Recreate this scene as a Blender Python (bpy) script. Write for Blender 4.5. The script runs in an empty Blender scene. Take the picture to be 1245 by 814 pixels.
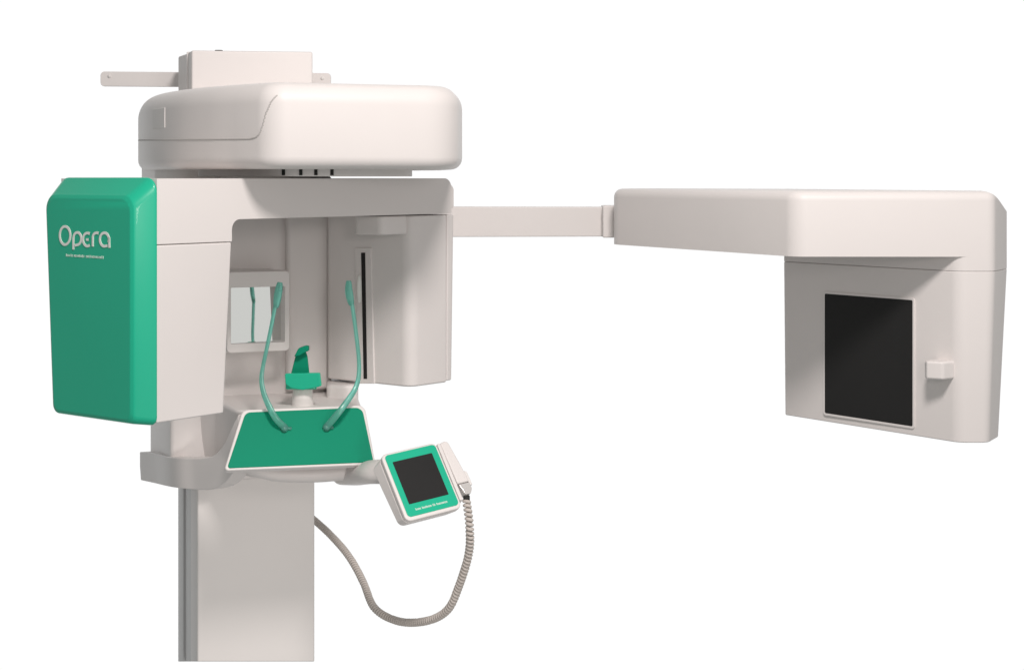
import bpy, bmesh, math, random
from mathutils import Vector, Matrix
random.seed(3)
C = bpy.context.scene
COL = C.collection
F = 2000.0; CX = 622.5; HY = 215.0; EYE = 1.456      # photo focal length (px), centre column, eye level row, eye height

# ------------------------------------------------------------------ helpers
def P(px, py, Y): return Vector(((px-CX)*Y/F, Y, EYE+(HY-py)*Y/F))
def Zs(py, Y): return EYE+(HY-py)*Y/F
def X_(px, Y): return (px-CX)*Y/F
def on_plane(px, py, o, n):
    d = Vector(((px-CX)/F, 1.0, (HY-py)/F)); e = Vector((0, 0, EYE))
    return e + d*((o-e).dot(n)/d.dot(n))

def roundpoly(pts, radii, seg=6):
    out = []; n = len(pts)
    for i in range(n):
        p = Vector(pts[i]); r = radii[i] if isinstance(radii, (list, tuple)) else radii
        if r <= 0: out.append(p); continue
        a = Vector(pts[i-1])-p; b = Vector(pts[(i+1) % n])-p
        la, lb = a.length, b.length; a.normalize(); b.normalize()
        ang = a.angle(b)
        if ang > 3.1: out.append(p); continue
        d = min(r/math.tan(ang/2), la*.48, lb*.48); r2 = d*math.tan(ang/2)
        c = p+(a+b).normalized()*(r2/math.sin(ang/2))
        s = p+a*d-c; e = p+b*d-c; tot = s.angle(e)
        cr = s.x*e.y-s.y*e.x; sg = 1 if cr > 0 else -1
        for k in range(seg+1):
            th = sg*tot*k/seg
            out.append(c+Vector((s.x*math.cos(th)-s.y*math.sin(th), s.x*math.sin(th)+s.y*math.cos(th))))
    return out

def build(name, bm, mat, parent=None, bevel=0, seg=3, sub=0, smooth=True, angle=32):
    bmesh.ops.recalc_face_normals(bm, faces=bm.faces)
    me = bpy.data.meshes.new(name); bm.to_mesh(me); bm.free()
    o = bpy.data.objects.new(name, me); COL.objects.link(o)
    me.materials.append(mat)
    if smooth:
        for p in me.polygons: p.use_smooth = True
    if bevel:
        m = o.modifiers.new('Bevel', 'BEVEL'); m.width = bevel; m.segments = seg
        m.limit_method = 'ANGLE'; m.angle_limit = math.radians(angle); m.harden_normals = True
    if sub:
        m = o.modifiers.new('Sub', 'SUBSURF'); m.levels = sub; m.render_levels = sub
    if parent: o.parent = parent
    return o

def extrude(bm, pts, O, U, V, W, w0, w1, pts1=None):
    """closed 2-D outline in axes U, V swept along W from w0 to w1 (pts1: outline at w1)"""
    pts1 = pts1 or pts
    a = [bm.verts.new(O+U*p[0]+V*p[1]+W*w0) for p in pts]
    b = [bm.verts.new(O+U*p[0]+V*p[1]+W*w1) for p in pts1]
    n = len(a)
    bm.faces.new(a); bm.faces.new(list(reversed(b)))
    for i in range(n): bm.faces.new((a[i], b[i], b[(i+1) % n], a[(i+1) % n]))
    return a, b
EX, EY, EZ, O0 = Vector((1,0,0)), Vector((0,1,0)), Vector((0,0,1)), Vector((0,0,0))
def prism(bm, plan, z0, z1, r=0, seg=6, plan_low=None):
    p = roundpoly(plan, r, seg); q = roundpoly(plan_low, r, seg) if plan_low else None
    extrude(bm, q or p, O0, EX, EY, EZ, z0, z1, p)
def pl(*a): return [(X_(px, Y), Y) for px, Y in a]

def big_bevel(bm, pred, w, seg=5):
    es = [e for e in bm.edges if pred(e)]
    bmesh.ops.bevel(bm, geom=es, offset=w, segments=seg, profile=.5, affect='EDGES', clamp_overlap=True)

def smooth_path(pts, n=8):
    out = []; N = len(pts); pts = [Vector(p) for p in pts]
    for i in range(N-1):
        p0 = pts[max(i-1,0)]; p1 = pts[i]; p2 = pts[i+1]; p3 = pts[min(i+2,N-1)]
        for k in range(n):
            t = k/n
            out.append(.5*((2*p1)+(p2-p0)*t+(2*p0-5*p1+4*p2-p3)*t*t+(-p0+3*p1-3*p2+p3)*t**3))
    out.append(pts[-1]); return out

def tube(bm, path, rx, ry=None, sides=12, ref=None):
    """rx, ry: number or function of 0..1"""
    ry = ry or rx; n = len(path); rings = []
    fx = rx if callable(rx) else (lambda t: rx); fy = ry if callable(ry) else (lambda t: ry)
    nrm = Vector(ref or (0,-1,0))
    for i, p in enumerate(path):
        t = (path[min(i+1,n-1)]-path[max(i-1,0)]).normalized()
        nrm = (nrm-t*nrm.dot(t)).normalized(); b = t.cross(nrm); u = i/(n-1)
        rings.append([bm.verts.new(p+b*math.cos(2*math.pi*k/sides)*fx(u)+nrm*math.sin(2*math.pi*k/sides)*fy(u)) for k in range(sides)])
    for i in range(n-1):
        for k in range(sides):
            bm.faces.new((rings[i][k], rings[i][(k+1)%sides], rings[i+1][(k+1)%sides], rings[i+1][k]))
    bm.faces.new(list(reversed(rings[0]))); bm.faces.new(rings[-1])

def ribbon(bm, pts, w, nrm, th=.0012, closed=False):
    """flat stroke lying on a surface"""
    n = len(pts); L = []; R = []; L2 = []; R2 = []
    for i, p in enumerate(pts):
        a = pts[(i-1) % n] if closed else pts[max(i-1,0)]
        b = pts[(i+1) % n] if closed else pts[min(i+1,n-1)]
        s = (b-a).normalized().cross(nrm).normalized()*w/2
        L.append(bm.verts.new(p+s+nrm*th)); R.append(bm.verts.new(p-s+nrm*th))
        L2.append(bm.verts.new(p+s-nrm*.0005)); R2.append(bm.verts.new(p-s-nrm*.0005))
    m = n if closed else n-1
    for i in range(m):
        j = (i+1) % n
        bm.faces.new((L[i], L[j], R[j], R[i])); bm.faces.new((L2[i], L2[j], L[j], L[i])); bm.faces.new((R[i], R[j], R2[j], R2[i]))

# ------------------------------------------------------------------ materials
def mat(name, col, rough=.4, spec=.5, metal=0, var=.02, bump=0.0, bscale=600, trans=0, coat=0, scale=3.0):
    m = bpy.data.materials.new(name); m.use_nodes = True; nt = m.node_tree; b = nt.nodes['Principled BSDF']
    tc = nt.nodes.new('ShaderNodeTexCoord')
    no = nt.nodes.new('ShaderNodeTexNoise'); no.inputs['Scale'].default_value = scale; no.inputs['Detail'].default_value = 4
    nt.links.new(tc.outputs['Object'], no.inputs['Vector'])
    rp = nt.nodes.new('ShaderNodeValToRGB')
    rp.color_ramp.elements[0].position = .3; rp.color_ramp.elements[1].position = .7
    rp.color_ramp.elements[0].color = tuple(c*(1-var) for c in col)+(1,)
    rp.color_ramp.elements[1].color = tuple(min(1, c*(1+var)) for c in col)+(1,)
    nt.links.new(no.outputs['Fac'], rp.inputs['Fac']); nt.links.new(rp.outputs['Color'], b.inputs['Base Color'])
    mr = nt.nodes.new('ShaderNodeMapRange'); mr.inputs['To Min'].default_value = rough*.88; mr.inputs['To Max'].default_value = rough*1.12
    nt.links.new(no.outputs['Fac'], mr.inputs['Value']); nt.links.new(mr.outputs['Result'], b.inputs['Roughness'])
    b.inputs['Metallic'].default_value = metal; b.inputs['Specular IOR Level'].default_value = spec
    b.inputs['Transmission Weight'].default_value = trans; b.inputs['Coat Weight'].default_value = coat
    if bump:
        n2 = nt.nodes.new('ShaderNodeTexNoise'); n2.inputs['Scale'].default_value = bscale; n2.inputs['Detail'].default_value = 2
        nt.links.new(tc.outputs['Object'], n2.inputs['Vector'])
        bp = nt.nodes.new('ShaderNodeBump'); bp.inputs['Strength'].default_value = bump; bp.inputs['Distance'].default_value = .001
        nt.links.new(n2.outputs['Fac'], bp.inputs['Height']); nt.links.new(bp.outputs['Normal'], b.inputs['Normal'])
    return m
WHITE = mat('warm white painted plastic', (.79,.75,.732), .42, .35, var=.015, bump=.12)
GREY  = mat('pale grey painted metal', (.79,.76,.74), .5, .3, var=.015, bump=.12)
SIDE  = mat('column side rail metal', (.64,.635,.63), .45, .4, var=.02, bump=.1)
GREEN = mat('emerald green lacquer', (.012,.47,.285), .3, .4, var=.02, bump=.03, coat=.15)
GREEND= mat('emerald green panel', (.003,.26,.15), .55, .12, var=.03, bump=.04)
TEAL  = mat('teal translucent plastic', (.24,.70,.59), .28, .5, var=.05, trans=.7)
BLACK = mat('black glass film', (.020,.020,.020), .6, .2, var=.1)
DARK  = mat('dark gap rubber', (.03,.03,.028), .7, .2)
SEAM  = mat('seam shadow line', (.52,.50,.48), .6, .2)
INK   = mat('white lettering print', (.85,.86,.82), .5, .3)
MIRROR= mat('mirror silvering', (.86,.88,.87), .03, .5, metal=1, var=.005)
CORD  = mat('beige cord rubber', (.60,.55,.51), .55, .3, var=.05)
CHROME= mat('satin metal tip', (.75,.72,.70), .22, .6, metal=.35)

# ------------------------------------------------------------------ the machine
machine = bpy.data.objects.new('dental_xray_machine', None); COL.objects.link(machine)
machine['label'] = 'white and green dental panoramic x-ray machine with long side arm and grey column'
machine['category'] = 'x-ray machine'
machine.location = (-.78, 5.15, 0)
def fin(o, label=None):
    if label: o['label'] = label
    return o
_roots = []
def part(name, bm, m, parent=None, **k):
    o = build(name, bm, m, None, **k)
    par = parent or machine
    o.parent = par
    if par is machine: o.matrix_parent_inverse = Matrix.Translation(-machine.location)
    return o
B = bmesh.new

# machine axes (column, carriage): front turned 18 degrees to the right
a = math.radians(18); E = Vector((math.cos(a), math.sin(a), 0)); K = Vector((-math.sin(a), math.cos(a), 0))
def mrect(o, w, d, r):
    return roundpoly([(0,0),(w,0),(w,d),(0,d)], r)
# column
co = Vector((X_(240,4.74), 4.74, 0)); zc = Zs(804,4.74)
bm = B(); extrude(bm, mrect(co,.342,.16,.006), co, E, K, EZ, zc, Zs(560,4.74))
for v in bm.verts:
    if v.co.z < zc+.01: v.co.z = Zs(803.5, v.co.y)
col = part('column', bm, GREY, bevel=.003)
bm = B(); extrude(bm, roundpoly([(.006,.163),(.335,.163),(.335,.34),(.006,.34)],.004), co, E, K, EZ, zc, Zs(560,4.74))
extrude(bm, roundpoly([(.0,.343),(.335,.343),(.335,.48),(.0,.48)],.004), co, E, K, EZ, zc, Zs(560,4.74))
for v in bm.verts:
    if v.co.z < zc+.01: v.co.z = Zs(803.5, v.co.y)
part('side_rail', bm, SIDE, col, bevel=.002)
# carriage
ko = Vector((X_(207,4.62), 4.62, 0))
bm = B(); extrude(bm, roundpoly([(0,0),(.46,0),(.46,.58),(0,.58)],[.012,.03,.03,.03]), ko, E, K, EZ, EYE-.862, Zs(212,4.75))
carriage = part('carriage', bm, WHITE, bevel=.006)
bm = B(); extrude(bm, roundpoly([(.02,.56),(.45,.56),(.45,.70),(.02,.70)],.01), ko-E*.045-K*.12, E, K, EZ, Zs(330,5.3), Zs(196,5.4))
part('rear_cover', bm, WHITE, bevel=.008)

# C-arm frame: u runs along the arm from tube head to sensor, v across it
TO = Vector((X_(190,3.8), 3.8, 0)); U = Vector((.62,.785,0)).normalized(); V = Vector((-U.y, U.x, 0))
W = .36
ztop = EYE-.004; zarm = Zs(266,4.035); zseam = Zs(297,3.8); ztb = Zs(516.5,3.8); zsb = Zs(471,4.495)
bm = B()
prof = roundpoly([(.002,ztop),(1.052,ztop),(1.052,zarm),(.232,zarm),(.232,zseam),(.002,zseam)], [0,.03,0,.085,0,0], 10)
extrude(bm, prof, TO, U, EZ, V, 0, W)
def nearedge(e, ax, val, tol=1e-3):
    return all(abs((v.co-TO).dot(ax)-val) < tol for v in e.verts)
big_bevel(bm, lambda e: nearedge(e,V,0) and all(v.co.z > ztop-.05 for v in e.verts) and abs(e.verts[0].co.z-e.verts[1].co.z) < .02 and min((v.co-TO).dot(U) for v in e.verts) < 1.04, .034, 5)
arm = part('rotating_arm', bm, WHITE, bevel=.003, angle=28)
# end cap of arm: seam strip
bm = B(); extrude(bm, roundpoly([(1.054,zarm+.012),(1.068,zarm+.018),(1.068,ztop-.03),(1.054,ztop-.012)],.006), TO, U, EZ, V, .004, W-.004)
part('end_cap', bm, WHITE, arm, bevel=.006)

# tube head body (tapers a little towards the bottom)
bm = B()
extrude(bm, roundpoly([(.002,0),(.213,0.003),(.213,W-.012),(.002,W-.012)],[0,.012,.012,0]), TO, U, V, EZ, ztb+.004, zseam-.0025,
        roundpoly([(.002,0),(.231,0),(.231,W),(.002,W)],[0,.004,.012,0]))
extrude(bm, [(.01,.01),(.222,.01),(.222,W-.01),(.01,W-.01)], TO, U, V, EZ, zseam-.02, zseam+.01)
tube_head = part('tube_head', bm, WHITE, bevel=.005)
# green cover: frustum shell
bm = B()
def cov(t, v0, v1, z0, z1, ins):
    pts = roundpoly([(v0,z0),(v1-.03,z0),(v1,z1),(v0,z1)], [.02,.02,.035,.035], 6)
    return [bm.verts.new(TO+U*t+V*p[0]+EZ*p[1]) for p in pts]
def covring(t, i0, it, ib=.01, il=None):
    il = i0 if il is None else il
    return cov(t, -.004+i0, W-il, ztb-.001+ib, ztop+.003-it, 0)
rings = [covring(0,0,0,0), covring(-.006,0,.001,0), covring(-.045,.016,.037,.006,.008), covring(-.052,.021,.042,.009,.012), covring(-.056,.029,.050,.016,.02)]
for A_, B_ in zip(rings, rings[1:]):
    n = len(A_)
    for i in range(n): bm.faces.new((A_[i], A_[(i+1)%n], B_[(i+1)%n], B_[i]))
bm.faces.new(rings[0]); bm.faces.new(rings[-1])
cover = part('tube_head_cover', bm, GREEN, bevel=0)
md = cover.modifiers.new('Bevel','BEVEL'); md.width=.004; md.segments=3; md.limit_method='ANGLE'; md.angle_limit=math.radians(20); md.harden_normals=True
# lettering on the cover
co_ = TO+U*(-.0562); cn = -U
def LP(x, y): return on_plane(50+x/9.045, 250+y/9.045, co_, cn)
def arc(cx, cy, rx, ry, a0, a1, n=18): return [LP(cx+rx*math.cos(math.radians(a0+(a1-a0)*k/n)), cy+ry*math.sin(math.radians(a0+(a1-a0)*k/n))) for k in range(n+1)]
bm = B(); sw = .0062
ribbon(bm, arc(265,328,58,100,0,360,28)[:-1], sw, cn, closed=True)
ribbon(bm, [LP(356,482),LP(356,400),LP(356,360)]+arc(400,362,43,68,190,448,18)+[LP(372,436)], sw, cn)
ribbon(bm, arc(512,372,50,72,-58,-304,18), sw, cn)
ribbon(bm, [LP(498,372),LP(528,373)], sw*.9, cn)
ribbon(bm, [LP(570,448),LP(570,360)]+arc(614,348,44,50,190,300,9), sw, cn)
ribbon(bm, arc(698,372,50,74,25,-290,22)+[LP(735,440)], sw, cn)
ribbon(bm, [LP(750,345),LP(751,400),LP(753,462)], sw, cn)
part('logo_lettering', bm, INK, cover, smooth=False)
bm = B(); x = 278
for wl in (3,2,8,0,3,10):
    for k in range(wl):
        yb = 533+(x-278)*.062; s = random.choice((0,1,2))
        ribbon(bm, [LP(x,yb+(0 if s else -5)),LP(x,yb+24)], .0011, cn, .0008)
        if s: ribbon(bm, [LP(x,yb+(8 if s==1 else 20)),LP(x+9,yb+(8 if s==1 else 20))], .0011, cn, .0008)
        x += 15
    x += 6
part('tagline_lettering', bm, INK, cover, smooth=False)

# sensor head
T0 = .885
bm = B()
extrude(bm, roundpoly([(T0,.006),(1.032,.0),(1.032,W-.01),(T0+.03,W-.01),(T0,W-.04)],[.035,0,.01,.01,.02]), TO, U, V, EZ, zsb, zarm-.003,
        )
sensor = part('sensor_head', bm, WHITE, bevel=.006)
bm = B(); extrude(bm, roundpoly([(1.034,.002),(1.060,.002),(1.060,W-.012),(1.034,W-.012)],[0,.018,.018,0]), TO, U, V, EZ, zsb+.004, zarm-.003,
   roundpoly([(1.034,.0),(1.070,.0),(1.070,W-.01),(1.034,W-.01)],[0,.018,.018,0]))
part('outer_shell', bm, WHITE, sensor, bevel=.004)
# slot and its bezel, on the face towards the tube
so = TO+U*T0; sn = -U
def SP(px, py): return on_plane(px, py, so, sn)
def frame_on(bm, quad, n, th, inset=None, hole=None):
    """flat raised plate following quad (3-D points), standing th off the surface"""
    a_ = [bm.verts.new(p+n*th) for p in quad]; b_ = [bm.verts.new(p-n*.002) for p in quad]
    bm.faces.new(a_); bm.faces.new(list(reversed(b_)))
    for i in range(len(a_)): bm.faces.new((a_[i], b_[i], b_[(i+1)%len(a_)], a_[(i+1)%len(a_)]))
bm = B(); frame_on(bm, [SP(432,301),SP(452,301),SP(456,466),SP(437,466)], sn, .004)
part('slot_bezel', bm, WHITE, sensor, bevel=.002)
bm = B(); frame_on(bm, [SP(440.5,307),SP(445.2,307),SP(447.6,460),SP(443.6,460)], sn, .0052)
part('slot', bm, BLACK, sensor, smooth=False)
bm = B(); pth = [SP(438.5, 334+k*3.4)+sn*.004 for k in range(11)]
tube(bm, pth, lambda t: .009*math.sin(math.pi*min(.95,max(.05,t)))**.4, lambda t: .008*math.sin(math.pi*min(.95,max(.05,t)))**.4)
part('pointer_lens', bm, INK, sensor)
# laser box under the arm
bm = B(); extrude(bm, roundpoly([(T0-.10,.02),(T0+.004,.02),(T0+.004,.128),(T0-.10,.128)],[.02,0,0,.02]), TO, U, V, EZ, Zs(286,4.42), zarm-.003)
part('positioning_light', bm, WHITE, bevel=.005)

# turntable between housing and arm
def disc(bm, c, r, z0, z1, n=64, r2=None):
    r2 = r2 or r
    extrude(bm, [(r2*math.cos(2*math.pi*k/n), r2*math.sin(2*math.pi*k/n)) for k in range(n)], c, EX, EY, EZ, z0, z1,
            [(r*math.cos(2*math.pi*k/n), r*math.sin(2*math.pi*k/n)) for k in range(n)])
tc_ = Vector((X_(372,4.42), 4.42, 0))
bm = B(); disc(bm, tc_, .285, EYE+.001, EYE+.024)
turn = part('turntable', bm, GREY, bevel=.002)
for px in (345,366,384,403):
    bm = B(); x = X_(px,4.14)
    dy = math.sqrt(max(0,.285**2-(x-tc_.x)**2)); p = Vector((x, tc_.y-dy, EYE+.012))
    extrude(bm, [(-.004,-.008),(.004,-.008),(.004,.008),(-.004,.008)], p, EX, EZ, EY, -.002, .01)
    part('vent_slot', bm, DARK, turn)
# upper housing
zh0 = EYE+.019; zh1 = EYE+.227
lc = [Vector((X_(px,Y),Y)) for px,Y in ((168,5.0),(171,4.66),(184,4.42),(214,4.22),(252,4.08),(288,3.985))]
lc = [tuple(v) for v in smooth_path(lc, 14)]
plan = pl((328,3.9),(556,4.07),(562,4.35),(545,4.9),(480,5.35),(250,5.35),(185,5.35))+lc
prad = [.075,.13,.2,.1,.1,.1,.1]+[0]*len(lc)
HT, HI, LT = .052, .046, .030
def inset_at(z):
    if z > zh1-HT: u = min(1,(z-(zh1-HT))/HT); return HI*(1-math.sqrt(max(0,1-u*u)))
    if z < zh0+LT: u = min(1,(zh0+LT-z)/LT); return LT*(1-math.sqrt(max(0,1-u*u)))
    return 0
hp_ = roundpoly(plan, prad, 12); hq = [hp_[0]]
for p in hp_[1:]:
    if (p-hq[-1]).length > .0015: hq.append(p)
ar_ = sum(hq[i-1].x*hq[i].y-hq[i].x*hq[i-1].y for i in range(len(hq)))
def hn(i):
    n_ = len(hq); d = (hq[(i+1)%n_]-hq[i-1]).normalized(); return Vector((-d.y,d.x))*(1 if ar_ > 0 else -1)
zz_ = [zh0+LT*(1-math.cos(math.pi/2*k/6)) for k in range(7)]+[zh1-HT+HT*math.sin(math.pi/2*k/11) for k in range(12)]
bm = B(); rings = []
for z_ in zz_:
    ins = inset_at(z_); rings.append([bm.verts.new((hq[i].x+hn(i).x*ins, hq[i].y+hn(i).y*ins, z_)) for i in range(len(hq))])
for r0, r1 in zip(rings, rings[1:]):
    for i in range(len(r0)): j = (i+1)%len(r0); bm.faces.new((r0[i], r0[j], r1[j], r1[i]))
bm.faces.new(rings[0]); bm.faces.new(rings[-1])
housing = part('upper_housing', bm, WHITE)

# raised side cover on housing, wrapping the curved left side
rp_ = roundpoly(plan, prad, 10)
side = sorted([p for p in rp_ if p.y < 4.95 and p.x < X_(350,3.93) and p.y < 5.0 ], key=lambda p: p.x)
side = [p for p in side if p.y < 4.93]
th = .0
def nrm_at(i):
    a_ = side[max(i-1,0)]; b_ = side[min(i+1,len(side)-1)]; d = (b_-a_).normalized(); return Vector((d.y,-d.x))
# resample
res = []
for i in range(len(side)-1):
    A_, B_ = side[i], side[i+1]; m_ = max(1,int((B_-A_).length/.0025))
    for k in range(m_): res.append(A_+(B_-A_)*k/m_)
side = res; L_ = len(side)
path = []
for i, p in list(enumerate(side))[::4]:
    n2 = nrm_at(i); px = CX+F*p.x/p.y
    if px > 331: continue
    yy = 170.5-1.5*(px-172)/130 if px < 305 else None
    if yy is None: continue
    path.append(Vector((p.x, p.y, Zs(yy,p.y))))
def onside(px):
    i = min(range(len(side)), key=lambda i: abs(CX+F*side[i].x/side[i].y-px)); p = side[i]; n2 = nrm_at(i)
    return p, n2
for px, py in [(v.x,v.y) for v in smooth_path([(307,168.6,0),(312,166.5,0),(316.5,161,0),(320,151,0),(323.5,139,0),(327,130,0),(331,122,0),(337,116,0)],8)]:
    q, n2 = onside(px); z_ = Zs(py,q.y); q = q-n2*inset_at(z_); path.append(Vector((q.x, q.y, z_)))
bm = B(); tube(bm, path, .0018, .0018, 8, ref=(0,0,1))
part('seam', bm, SEAM, housing)
# label plate on side cover (left)
cands = [i for i, p in enumerate(side) if 186 < CX+F*p.x/p.y < 201]
bm = B(); rows = []
for i in cands:
    p = side[i]; n2 = nrm_at(i); zs_ = [Zs(157,4.4)+(Zs(133,4.4)-Zs(157,4.4))*k/3 for k in range(4)]
    r_ = [p-n2*(inset_at(z_)-.0018) for z_ in zs_]; b_ = [p-n2*(inset_at(z_)+.003) for z_ in zs_]
    rows.append([bm.verts.new((q.x,q.y,z_)) for q, z_ in zip(r_,zs_)]+[bm.verts.new((q.x,q.y,z_)) for q, z_ in reversed(list(zip(b_,zs_)))])
for r0, r1 in zip(rows, rows[1:]):
    for k in range(8): bm.faces.new((r0[k], r0[(k+1)%8], r1[(k+1)%8], r1[k]))
bm.faces.new(rows[0]); bm.faces.new(list(reversed(rows[-1])))
part('side_plate', bm, GREY, housing, bevel=.001)
bm = B(); prism(bm, pl((171,5.0),(188,4.6),(213,4.44),(262,4.6),(300,5.2)), EYE-.03, zh0+.05, [.05,.12,.04,.02,.02], 8)
part('carriage_neck', bm, WHITE, housing, bevel=.004)
# box on top, and wall plate behind it
bm = B(); prism(bm, pl((233,4.5),(380,4.55),(376,4.95),(217,4.95),(217,4.72),(226,4.62)), zh1-.03, Zs(62,4.52), [.006,.006,.01,.01,.03,.02])
tb = part('top_box', bm, WHITE, bevel=.005)
bm = B(); prism(bm, pl((227,4.57),(231.5,4.57),(231.5,4.66),(227,4.66)), zh1-.03, Zs(63,4.57), .002)
part('corner_trim', bm, WHITE, tb, bevel=.002)
bm = B(); disc(bm, Vector((X_(266,4.6),4.6,0)), .011, Zs(62,4.52), Zs(59.5,4.55), 20)
part('cable_plug', bm, DARK, tb)
bm = B(); q = [(122,87),(402,89),(402,107),(122,105)]
Yp = 5.0
pts = roundpoly([(X_(px,Yp), Zs(py,Yp)) for px,py in q], .012)
extrude(bm, pts, O0, EX, EZ, EY, Yp, Yp+.014)
wp = part('wall_bracket', bm, WHITE, bevel=.002)
for px, py in ((133,93),(392,95.5)):
    bm = B(); c = P(px,py,Yp)
    extrude(bm, [(.0055*math.cos(k*math.pi/8), .0055*math.sin(k*math.pi/8)) for k in range(16)], c, EX, EZ, EY, -.0015, .004)
    part('screw', bm, GREY, wp)

# mirror on the carriage
am = math.radians(23); ME = Vector((math.cos(am), math.sin(am), 0)); MK = Vector((-math.sin(am), math.cos(am), 0))
mo = Vector((X_(352,4.58), 4.58, 0))
def mloc(px, py):  # local coordinates in the mirror's front plane
    p = on_plane(px, py, mo, -MK); return ((p-mo).dot(ME), p.z)
bm = B()
outer = roundpoly([mloc(352,329)[0:2], mloc(352,426), (mloc(276,426)[0], mloc(352,426)[1]), (mloc(276,326)[0], mloc(352,329)[1])], .012)
inner = roundpoly([mloc(346.5,348), mloc(346.5,415.5), (mloc(281,400)[0], mloc(346.5,415.5)[1]), (mloc(281,400)[0], mloc(346.5,348)[1])], .003)
def ringframe(bm, outer, inner, O, U_, V_, W_, d0, d1, dn):
    # outer and inner loops given the same count
    import itertools
    n = 32
    def resamp(l):
        l = [Vector(p) for p in l]; c = sum(l, Vector((0,0)))/len(l)
        out = []
        xs = [p.x for p in l]; ys = [p.y for p in l]
        return l
    a0 = [bm.verts.new(O+U_*p[0]+V_*p[1]+W_*d0) for p in outer]; a1 = [bm.verts.new(O+U_*p[0]+V_*p[1]+W_*d1) for p in outer]
    b0 = [bm.verts.new(O+U_*p[0]+V_*p[1]+W_*d0) for p in inner]; b1 = [bm.verts.new(O+U_*p[0]+V_*p[1]+W_*dn) for p in inner]
    n = len(a0)
    for i in range(n):
        j = (i+1)%n
        bm.faces.new((a0[i],a0[j],b0[j],b0[i])); bm.faces.new((a1[i],a1[j],a0[j],a0[i])); bm.faces.new((b0[i],b0[j],b1[j],b1[i]))
    bm.faces.new(a1)
    bm.faces.new(b1)
ringframe(bm, outer, inner, mo, ME, EZ, MK, 0, .07, .056)
mf = part('mirror_frame', bm, WHITE, bevel=.0025)
ag = am+math.radians(11); GE = Vector((math.cos(ag), math.sin(ag), 0)); GK = Vector((-math.sin(ag), math.cos(ag), 0))
xr = max(p[0] for p in inner); xl = min(p[0] for p in inner)
go = mo+ME*xr+MK*.046; cg = math.cos(ag-am); pt = math.radians(3); GZ = Vector((GK.x*math.sin(pt), GK.y*math.sin(pt), math.cos(pt)))
zm = sum(p[1] for p in inner)/len(inner); go = go+EZ*zm
bm = B(); extrude(bm, [((p[0]-xr)/cg*.998, (p[1]-zm)*.998) for p in inner], go, GE, GZ, GK, 0, .003)
part('mirror_glass', bm, MIRROR, mf, smooth=False)
# bracket carrying the mirror from the carriage
bm = B(); extrude(bm, roundpoly([mloc(350,330),mloc(350,423),mloc(285,423),mloc(285,330)],.01), mo, ME, EZ, MK, .072, .17)
part('mirror_bracket', bm, WHITE, bevel=.006)

# chin support: collar, body, sloping front panel
st = [(170,549,583.5,5.12),(186,550.5,587,4.90),(208,555.5,592,4.60),(236,557,595,4.50),(258,554,594.5,4.42),(272,540,587,4.37),(282,519,575,4.33),(290,503,563,4.31)]
s5 = smooth_path([(X_(p_[0],p_[3]), p_[3], Zs(p_[1],p_[3])) for p_ in st], 6); s6 = smooth_path([(X_(p_[0],p_[3]), p_[3], Zs(p_[2],p_[3])) for p_ in st], 6)
bm = B(); rings = []
for i in range(len(s5)):
    a_ = s5[max(i-1,0)]; b_ = s5[min(i+1,len(s5)-1)]; d = Vector((b_.x-a_.x, b_.y-a_.y)).normalized(); nin = Vector((-d.y, d.x))
    if nin.x < 0: nin = -nin
    zt, zb = s5[i].z, s6[i].z
    rings.append([bm.verts.new((s5[i].x+nin.x*w_, s5[i].y+nin.y*w_, z_)) for w_, z_ in ((0,zt),(0.0,zt*.5+zb*.5),(.003,zb),(.05,zb),(.05,zt))])
for r0, r1 in zip(rings, rings[1:]):
    for k in range(5): bm.faces.new((r0[k], r0[(k+1)%5], r1[(k+1)%5], r1[k]))
bm.faces.new(rings[0]); bm.faces.new(list(reversed(rings[-1])))
part('support_collar', bm, WHITE, bevel=.008, seg=4, angle=50)
bm = B()
prism(bm, pl((288,4.36),(441,4.44),(434,4.78),(396,4.9),(225,4.70),(262,4.58)), Zs(588,4.4), EYE-.62, [.05,.05,.08,.02,.02,.05], 8,
      plan_low=pl((305,4.48),(436,4.48),(428,4.78),(396,4.9),(225,4.72),(262,4.62)))
part('support_body', bm, WHITE, bevel=.014, seg=5)
bm = B(); prism(bm, pl((397,4.62),(436,4.60),(434,4.86),(398,4.9)), EYE-.64, Zs(463,4.7), [.02,.05,.03,.02])
part('support_shoulder', bm, WHITE, bevel=.012, seg=5)
q0, q1, q2 = P(296,497,4.30), P(446,491,4.41), P(271,571,4.20)
pn = (q1-q0).cross(q2-q0).normalized()
if pn.y > 0: pn = -pn
pu = (q1-q0).normalized(); pv = pn.cross(pu)
def PP(px, py):
    p = on_plane(px,py,q0,pn)-q0; return (p.dot(pu), p.dot(pv))
bm = B(); extrude(bm, roundpoly([PP(295,497.5),PP(443.5,491.5),PP(457,564),PP(272.5,571.5)],[.022,.022,.008,.008]), q0, pu, pv, pn, -.022, 0)
fp = part('front_panel', bm, WHITE, bevel=.004)
bm = B(); extrude(bm, roundpoly([PP(298.5,501.5),PP(440,495.5),PP(454,561.5),PP(276,569)],[.02,.02,.006,.006]), q0, pu, pv, pn, -.004, .003)
part('green_inlay', bm, GREEND, fp, bevel=.001)
# underside bowl below the panel
bm = B(); path = smooth_path([P(296,560,4.34),P(330,571,4.39),P(380,573,4.43),P(418,570,4.44),P(440,566,4.44)],6)
tube(bm, path, .026, .04, 20)
part('panel_underside', bm, WHITE)
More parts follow.
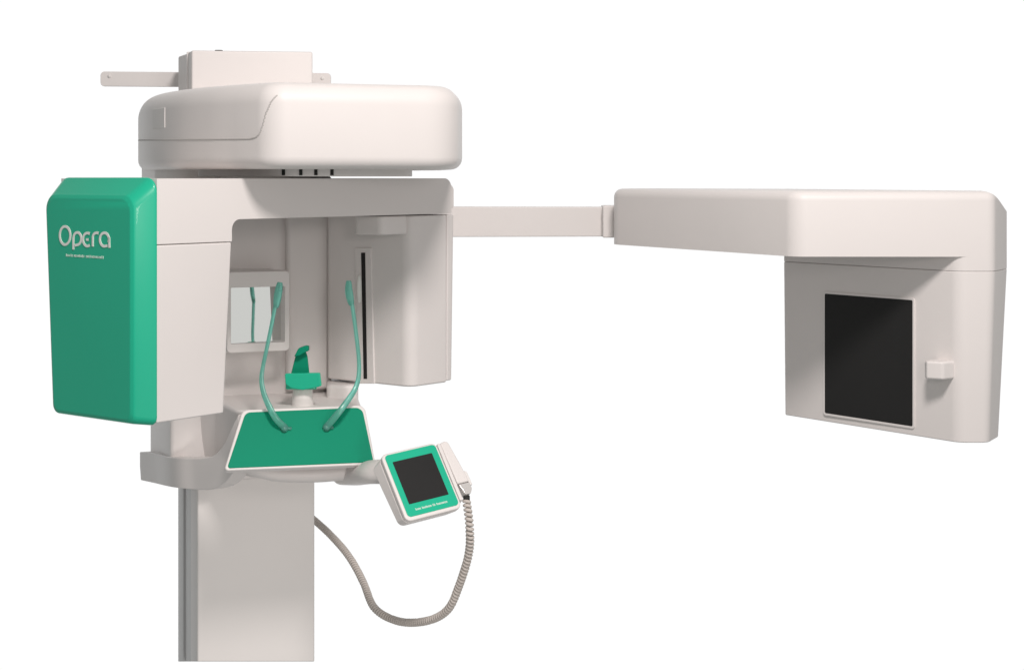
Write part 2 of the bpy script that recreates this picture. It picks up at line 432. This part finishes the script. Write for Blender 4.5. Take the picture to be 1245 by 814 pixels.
# temple supports
def temple(path, pad, base):
    bm = B(); pts = smooth_path(path, 8)
    tube(bm, pts, lambda t: .0054+.0042*max(0,1-t*1.6)**1.2, .0030, 12)
    o = part('temple_support', bm, TEAL)
    bm = B(); pts = smooth_path(pad, 6)
    tube(bm, pts, lambda t: .0105*math.sin(math.pi*(.12+.76*t))**.55, .004, 14)
    part('paddle', bm, TEAL, o)
    bm = B(); b0, r = base
    tube(bm, [b0-pn*.004, b0+pn*.012, b0+pn*.018], lambda t: r*(1-.25*t), None, 16, ref=(1,0,0))
    tube(bm, [b0+pn*.006, b0+pn*.006+pu*.010, b0+pn*.006+pu*.019], .0045, None, 10, ref=(0,0,1))
    part('pivot_knob', bm, TEAL, o)
    return o
bl = on_plane(345,522,q0,pn); br = on_plane(396,521,q0,pn)
DT = .12
temple([bl+pn*.014,P(335,508,4.16+DT),P(325,489,4.17+DT),P(319.5,473,4.18+DT),P(318,459,4.19+DT),P(320,444,4.2+DT),P(324,425,4.2+DT),P(330,396,4.21+DT),P(335,370,4.22+DT)],
       [P(335.5,374,4.22+DT),P(337,364,4.22+DT),P(339,352,4.22+DT),P(340.5,343,4.22+DT)], (bl,.011))
temple([br+pn*.014,P(412,501,4.2+DT),P(424,485,4.22+DT),P(432,472,4.24+DT),P(436,458,4.25+DT),P(436.5,440,4.26+DT),P(434.5,418,4.26+DT),P(431,390,4.27+DT),P(427.5,366,4.28+DT)],
       [P(427.5,371,4.28+DT),P(425.5,362,4.28+DT),P(424,352,4.28+DT),P(424,341,4.28+DT)], (br,.011))
# chin rest
yc = 4.47
def F2(l, Y): return [(X_(px,Y), Zs(py,Y)) for px,py in l]
bm = B(); extrude(bm, roundpoly(F2([(352.5,458),(376,458),(373.5,434),(371,427),(363,427),(358.5,434)],yc),[0,0,.01,.006,.006,.02]), O0, EX, EZ, EY, yc+.004, yc+.014)
extrude(bm, roundpoly(F2([(358,433),(363,423),(371,420),(375.5,420.5),(375.5,426),(371,428),(365,432)],yc-.01),[0,.01,.01,.003,.003,0,0]), O0, EX, EZ, EY, yc-.018, yc+.006)
cr = part('chin_rest', bm, GREEND, bevel=.0025)
bm = B()
extrude(bm, roundpoly(F2([(346,454),(389,453),(391,469),(384,471),(368,474),(354,472),(347,467)],yc-.05),[.004,.004,.004,.02,.02,.02,.01]), O0, EX, EZ, EY, yc-.05, yc-.038)
extrude(bm, roundpoly([(X_(349,yc),yc-.04),(X_(387,yc),yc-.04),(X_(385,yc),yc+.02),(X_(351,yc),yc+.02)],.008), O0, EX, EY, EZ, Zs(471,yc), Zs(459,yc))
part('chin_cup', bm, GREEN, cr, bevel=.003)
bm = B(); disc(bm, Vector((X_(368,yc+.0),yc,0)), .026, EYE-.625, Zs(471,yc)-.001, 40, .030)
part('chin_post', bm, WHITE, bevel=.003)
# back ridge of the support (behind the chin rest)
bm = B(); extrude(bm, roundpoly([(.325,-.03),(.456,-.03),(.456,.02),(.325,.02)],[.012,.012,0,0]), ko, E, K, EZ, EYE-.61, Zs(214,4.7))
part('support_spine', bm, WHITE, bevel=.01)

# control panel on its arm
bm = B(); path = smooth_path([P(420,575,4.52),P(438,575,4.40),P(455,573,4.27),P(474,573,4.24)],5)
tube(bm, path, .0295, .04, 24)
part('control_arm', bm, WHITE, bevel=.004)
R_ = Vector((.123,.07,.018)); D_ = Vector((.066,-.08,-.137)); N_ = Vector((.33,-.73,.59))
w_ = R_.length; h_ = D_.length; R_.normalize(); D_ = (D_-R_*D_.dot(R_)).normalized(); N_ = D_.cross(R_); N_ = N_ if N_.y < 0 else -N_
c0 = P(467,554,4.12)
bm = B()
extrude(bm, roundpoly([(-.008,-.006),(w_+.006,-.006),(w_+.006,h_+.009),(-.008,h_+.009)],.016), c0, R_, D_, N_, -.016, -.001)
extrude(bm, roundpoly([(-.022,-.0),(w_-.01,-.0),(w_-.01,h_-.0),(-.010,h_-.0)],.016), c0, R_, D_, N_, -.050, -.0165,
        roundpoly([(-.008,-.006),(w_+.006,-.006),(w_+.006,h_+.009),(-.008,h_+.009)],.016))
cp = part('control_panel', bm, WHITE, bevel=.004)
bm = B(); extrude(bm, roundpoly([(0,0),(w_,0),(w_,h_),(0,h_)],.010), c0, R_, D_, N_, -.003, .0012)
part('bezel', bm, GREEN, cp, bevel=.0008)
bm = B(); extrude(bm, roundpoly([(.0145,.022),(w_-.0175,.022),(w_-.0175,h_-.032),(.0145,h_-.032)],.0015), c0, R_, D_, N_, -.001, .0022)
part('screen', bm, BLACK, cp, smooth=False)
bm = B(); x = .026
for wl in (4,7,2,8):
    for k in range(wl):
        p = c0+N_*.0013+R_*x; tall = k == 0 or random.random() < .25
        ribbon(bm, [p+D_*(h_-(.0185 if tall else .0165)), p+D_*(h_-.0120)], .0009, N_, .0006)
        ribbon(bm, [p+D_*(h_-.0162), p+R_*.0022+D_*(h_-.0162), p+R_*.0022+D_*(h_-.0122)], .0009, N_, .0006)
        x += .0038
    x += .003
part('caption_lettering', bm, INK, cp, smooth=False)
# cradle rail along the right side
bm = B(); extrude(bm, roundpoly([(w_+.007,.0),(w_+.016,.0),(w_+.016,h_-.01),(w_+.007,h_-.01)],.003), c0, R_, D_, N_, -.03, .0)
part('cradle', bm, WHITE, cp, bevel=.002)

# cephalometric arm
Yb = 4.88
bm = B(); extrude(bm, roundpoly([(X_(400,Yb),Zs(251,Yb)),(X_(736,Yb),Zs(251.5,Yb)),(X_(736,Yb),Zs(287.5,Yb)),(X_(400,Yb),Zs(288.5,Yb))],.003), O0, EX, EZ, EY, Yb, Yb+.05)
part('side_bar', bm, WHITE, bevel=.003)
bm = B(); extrude(bm, roundpoly([(X_(733,4.84),Zs(250,4.84)),(X_(775,4.84),Zs(250,4.84)),(X_(775,4.84),Zs(289,4.84)),(X_(733,4.84),Zs(289,4.84))],.004), O0, EX, EZ, EY, 4.84, 4.95)
part('hinge_block', bm, WHITE, bevel=.004)
zk1, zk0 = EYE-.034, EYE-.194; zks = EYE-.229
PL = Vector((.735,4.47)); PC = Vector((1.086,4.0)); pd = (PC-PL).normalized(); pb = Vector((-pd.y, pd.x)); pb = pb if pb.y > 0 else -pb
# beam with the leg below it
plan = [(.285,4.74),(.686,4.0),(1.172,4.0),(1.246,4.13),(.895,4.61),(.45,4.90),(.33,4.86)]
bm = B(); prism(bm, plan, zk0, zk1, [.10,.055,.03,.03,.03,.05,.05], 8)
ceph = part('side_arm_housing', bm, WHITE)
pplan = [tuple(PL), tuple(PC), (1.172,4.0), (1.246,4.13), (.895,4.61)]
bm = B(); extrude(bm, roundpoly(pplan,[.012,.045,.03,.03,.03],8), O0, EX, EY, EZ, zks, zk0+.05)
cut = part('detector_top', bm, WHITE, ceph)
m_ = ceph.modifiers.new('Union','BOOLEAN'); m_.operation = 'UNION'; m_.object = cut; m_.solver = 'EXACT'
bpy.context.view_layer.update()
me_ = bpy.data.meshes.new_from_object(ceph.evaluated_get(bpy.context.evaluated_depsgraph_get()))
ceph.modifiers.clear(); me_.name = 'side_arm_housing'; ceph.data = me_; bpy.data.objects.remove(cut)
bm = B(); bm.from_mesh(me_); bmesh.ops.remove_doubles(bm, verts=bm.verts, dist=.0002)
bmesh.ops.dissolve_limit(bm, angle_limit=math.radians(.5), verts=bm.verts, edges=bm.edges)
big_bevel(bm, lambda e: all(v.co.z > zk1-.001 for v in e.verts), .024, 6)
cn_ = Vector((.87*.42,.49*.42,1)).normalized()
bmesh.ops.bisect_plane(bm, geom=bm.verts[:]+bm.edges[:]+bm.faces[:], plane_co=(1.160,4.0,zk1), plane_no=cn_, clear_outer=True)
bmesh.ops.holes_fill(bm, edges=[e for e in bm.edges if e.is_boundary], sides=0)
bmesh.ops.recalc_face_normals(bm, faces=bm.faces)
bm.to_mesh(me_); bm.free()
for p_ in me_.polygons: p_.use_smooth = True
m_ = ceph.modifiers.new('Bevel','BEVEL'); m_.width = .007; m_.segments = 4; m_.limit_method = 'ANGLE'; m_.angle_limit = math.radians(32); m_.harden_normals = True
bm = B()
low = [tuple(PL+pb*.004), tuple(PC), (1.158,4.0), (1.215,4.10), (.895,4.58)]
extrude(bm, roundpoly(low,[.012,.045,.03,.03,.03],8), O0, EX, EY, EZ, EYE-.646, zks-.0008, roundpoly(pplan,[.012,.045,.03,.03,.03],8))
det = part('side_arm_detector', bm, WHITE, bevel=.003)
for m_ in det.modifiers: m_.offset_type = 'OFFSET'
pn3 = -Vector((pb.x,pb.y,0)); po3 = Vector((PL.x,PL.y,0))
pd3 = Vector((pd.x,pd.y,0))
s0, s1 = .155, .447
bm = B()
outer = roundpoly([(s0-.006,EYE-.302),(s1+.006,EYE-.302),(s1+.006,EYE-.629),(s0-.006,EYE-.629)],.008)
inner = roundpoly([(s0,EYE-.308),(s1,EYE-.308),(s1,EYE-.623),(s0,EYE-.623)],.004)
ringframe(bm, outer, inner, po3, pd3, EZ, pn3, .0025, -.004, .0006)
part('screen_frame', bm, WHITE, det, bevel=.0015)
bm = B(); extrude(bm, inner, po3, pd3, EZ, pn3, -.001, .0022)
part('detector_screen', bm, BLACK, det, smooth=False)
# little nose-rest block
bm = B(); extrude(bm, roundpoly([(.52,-.01),(.572,-.01),(.572,.040),(.535,.056),(.52,.045)],[0,0,.012,.006,.006]), po3, pd3, pn3, EZ, Zs(460,4.02), Zs(438,4.02),
   )
part('position_knob', bm, WHITE, det, bevel=.009, seg=5)

# ------------------------------------------------------------------ hand switch with coiled cord (rests in the cradle)
hand = bpy.data.objects.new('hand_switch', None); COL.objects.link(hand)
hand['label'] = 'pale hand switch with coiled beige cord, resting at the right of the small green-framed screen'
hand['category'] = 'hand switch'
h0 = c0+R_*(w_+.0165)+D_*(-.001)
hand.location = h0
def hpart(name, bm, m, **k):
    o = build(name, bm, m, None, **k); o.parent = hand; o.matrix_parent_inverse = Matrix.Translation(-h0); return o
bm = B(); 
extrude(bm, roundpoly([(0,0),(.022,-.003),(.030,.06),(.036,.118),(.002,.118)],[.006,.01,.03,.004,.004]), h0, R_, D_, N_, -.028, -.001)
hpart('grip', bm, WHITE, bevel=.006)
bm = B(); extrude(bm, roundpoly([(.005,.12),(.036,.12),(.036,.138),(.028,.150),(.012,.150)],[.002,.004,.006,.006,.006]), h0, R_, D_, N_, -.026, -.003)
hpart('tip', bm, CHROME, bevel=.005)
bm = B(); extrude(bm, roundpoly([(.034,.085),(.042,.09),(.043,.128),(.036,.128)],.003), h0, R_, D_, N_, -.022, -.006)
hpart('trigger_button', bm, GREY, bevel=.002)
ce = h0+R_*.019+D_*.150-N_*.015
bm = B(); tube(bm, [ce, ce+Vector((0,0,-.006)), ce+Vector((0,0,-.014))], .0085, .0085, 14)
hpart('strain_relief', bm, DARK)
# coiled cord
cpth = [ce+Vector((0,0,-.012)), P(571,640,4.13), P(570,672,4.16), P(558,712,4.22), P(543,742,4.28), P(515,755,4.38), P(482,754,4.5),
        P(455,738,4.6), P(442,708,4.72), P(425,677,4.84), P(403,651,4.98), P(378,628,5.12), P(368,618,5.16)]
sp = smooth_path(cpth, 40)
acc = [0]
for p, q in zip(sp, sp[1:]): acc.append(acc[-1]+(q-p).length)
Lc = acc[-1]; pitch = .0112; turns = Lc/pitch; per = 10; N = int(turns*per)
hel = []; j = 0; nrm = Vector((0,-1,0))
for k in range(N+1):
    s = Lc*k/N
    while j < len(acc)-2 and acc[j+1] < s: j += 1
    t = (s-acc[j])/(acc[j+1]-acc[j]); p = sp[j].lerp(sp[j+1], t)
    tg = (sp[min(j+2,len(sp)-1)]-sp[max(j-1,0)]).normalized()
    nrm = (nrm-tg*nrm.dot(tg)).normalized(); b = tg.cross(nrm)
    th = 2*math.pi*k/per
    hel.append(p+(b*math.cos(th)+nrm*math.sin(th))*.0068)
bm = B(); tube(bm, hel, .0047, .0047, 6)
hpart('coiled_cord', bm, CORD)

# ------------------------------------------------------------------ studio: world (white studio wall ahead, dimmer room behind, added bright patch at right), key and fill lamps, added column spot
w = bpy.data.worlds.new('World'); C.world = w; w.use_nodes = True; nt = w.node_tree
bg = nt.nodes['Background']
tcn = nt.nodes.new('ShaderNodeTexCoord'); sx = nt.nodes.new('ShaderNodeSeparateXYZ'); nt.links.new(tcn.outputs['Generated'], sx.inputs[0])
mr = nt.nodes.new('ShaderNodeMapRange'); mr.interpolation_type = 'SMOOTHSTEP'; mr.inputs['From Min'].default_value = .70; mr.inputs['From Max'].default_value = .86
nt.links.new(sx.outputs['Y'], mr.inputs['Value'])
mx = nt.nodes.new('ShaderNodeMix'); mx.data_type = 'RGBA'
dt = nt.nodes.new('ShaderNodeVectorMath'); dt.operation = 'DOT_PRODUCT'; dt.inputs[1].default_value = (.80,-.60,.0)  # bright patch added to the right so the mirror reflects a lighter tone
nt.links.new(tcn.outputs['Generated'], dt.inputs[0])
mf_ = nt.nodes.new('ShaderNodeMapRange'); mf_.interpolation_type = 'SMOOTHSTEP'; mf_.inputs['From Min'].default_value = .78; mf_.inputs['From Max'].default_value = .95
nt.links.new(dt.outputs['Value'], mf_.inputs['Value'])
m0 = nt.nodes.new('ShaderNodeMix'); m0.data_type = 'RGBA'; m0.inputs[6].default_value = (.30,.305,.30,1); m0.inputs[7].default_value = (.68,.67,.65,1)
nt.links.new(mf_.outputs['Result'], m0.inputs[0]); nt.links.new(m0.outputs[2], mx.inputs[6])
mx.inputs[6].default_value = (.25,.262,.25,1); mx.inputs[7].default_value = (1.02,1.02,1.02,1)
nt.links.new(mr.outputs['Result'], mx.inputs[0]); nt.links.new(mx.outputs[2], bg.inputs['Color']); bg.inputs['Strength'].default_value = 1.0
def area(name, loc, tgt, size, power, col):
    l = bpy.data.lights.new(name, 'AREA'); l.shape = 'DISK'; l.size = size; l.energy = power; l.color = col
    o = bpy.data.objects.new(name, l); COL.objects.link(o); o.location = loc
    o.rotation_euler = (Vector(tgt)-Vector(loc)).to_track_quat('-Z','Y').to_euler(); return o
area('key_lamp', (.45,1.5,EYE+2.1), (-.1,4.2,EYE-.35), .7, 100, (1,.93,.90))
area('fill_lamp', (.9,.3,EYE+.35), (-.2,4.3,EYE-.5), .5, 14, (1,.92,.88))
sl = bpy.data.lights.new('low_spot', 'SPOT'); sl.energy = 112; sl.spot_size = math.radians(26); sl.spot_blend = 1; sl.shadow_soft_size = .25; sl.color = (1,.93,.89)  # extra spot, added to brighten the lower column and cord
so_ = bpy.data.objects.new('low_spot', sl); COL.objects.link(so_); so_.location = (.5,1.3,EYE-1.1)
so_.rotation_euler = (Vector((-.72,4.8,EYE-1.12))-so_.location).to_track_quat('-Z','Y').to_euler()

cam = bpy.data.cameras.new('camera'); co = bpy.data.objects.new('camera', cam); COL.objects.link(co)
co.location = (0,0,EYE); co.rotation_euler = (math.pi/2,0,0)
cam.sensor_width = 36; cam.lens = 36*F/1245; cam.shift_x = 0; cam.shift_y = -(407-HY)/1245
cam.clip_end = 200; C.camera = co
C.render.engine = 'CYCLES'
C.view_settings.view_transform = 'Standard'; C.view_settings.look = 'None'; C.view_settings.exposure = 0; C.view_settings.gamma = 1
C.cycles.max_bounces = 8
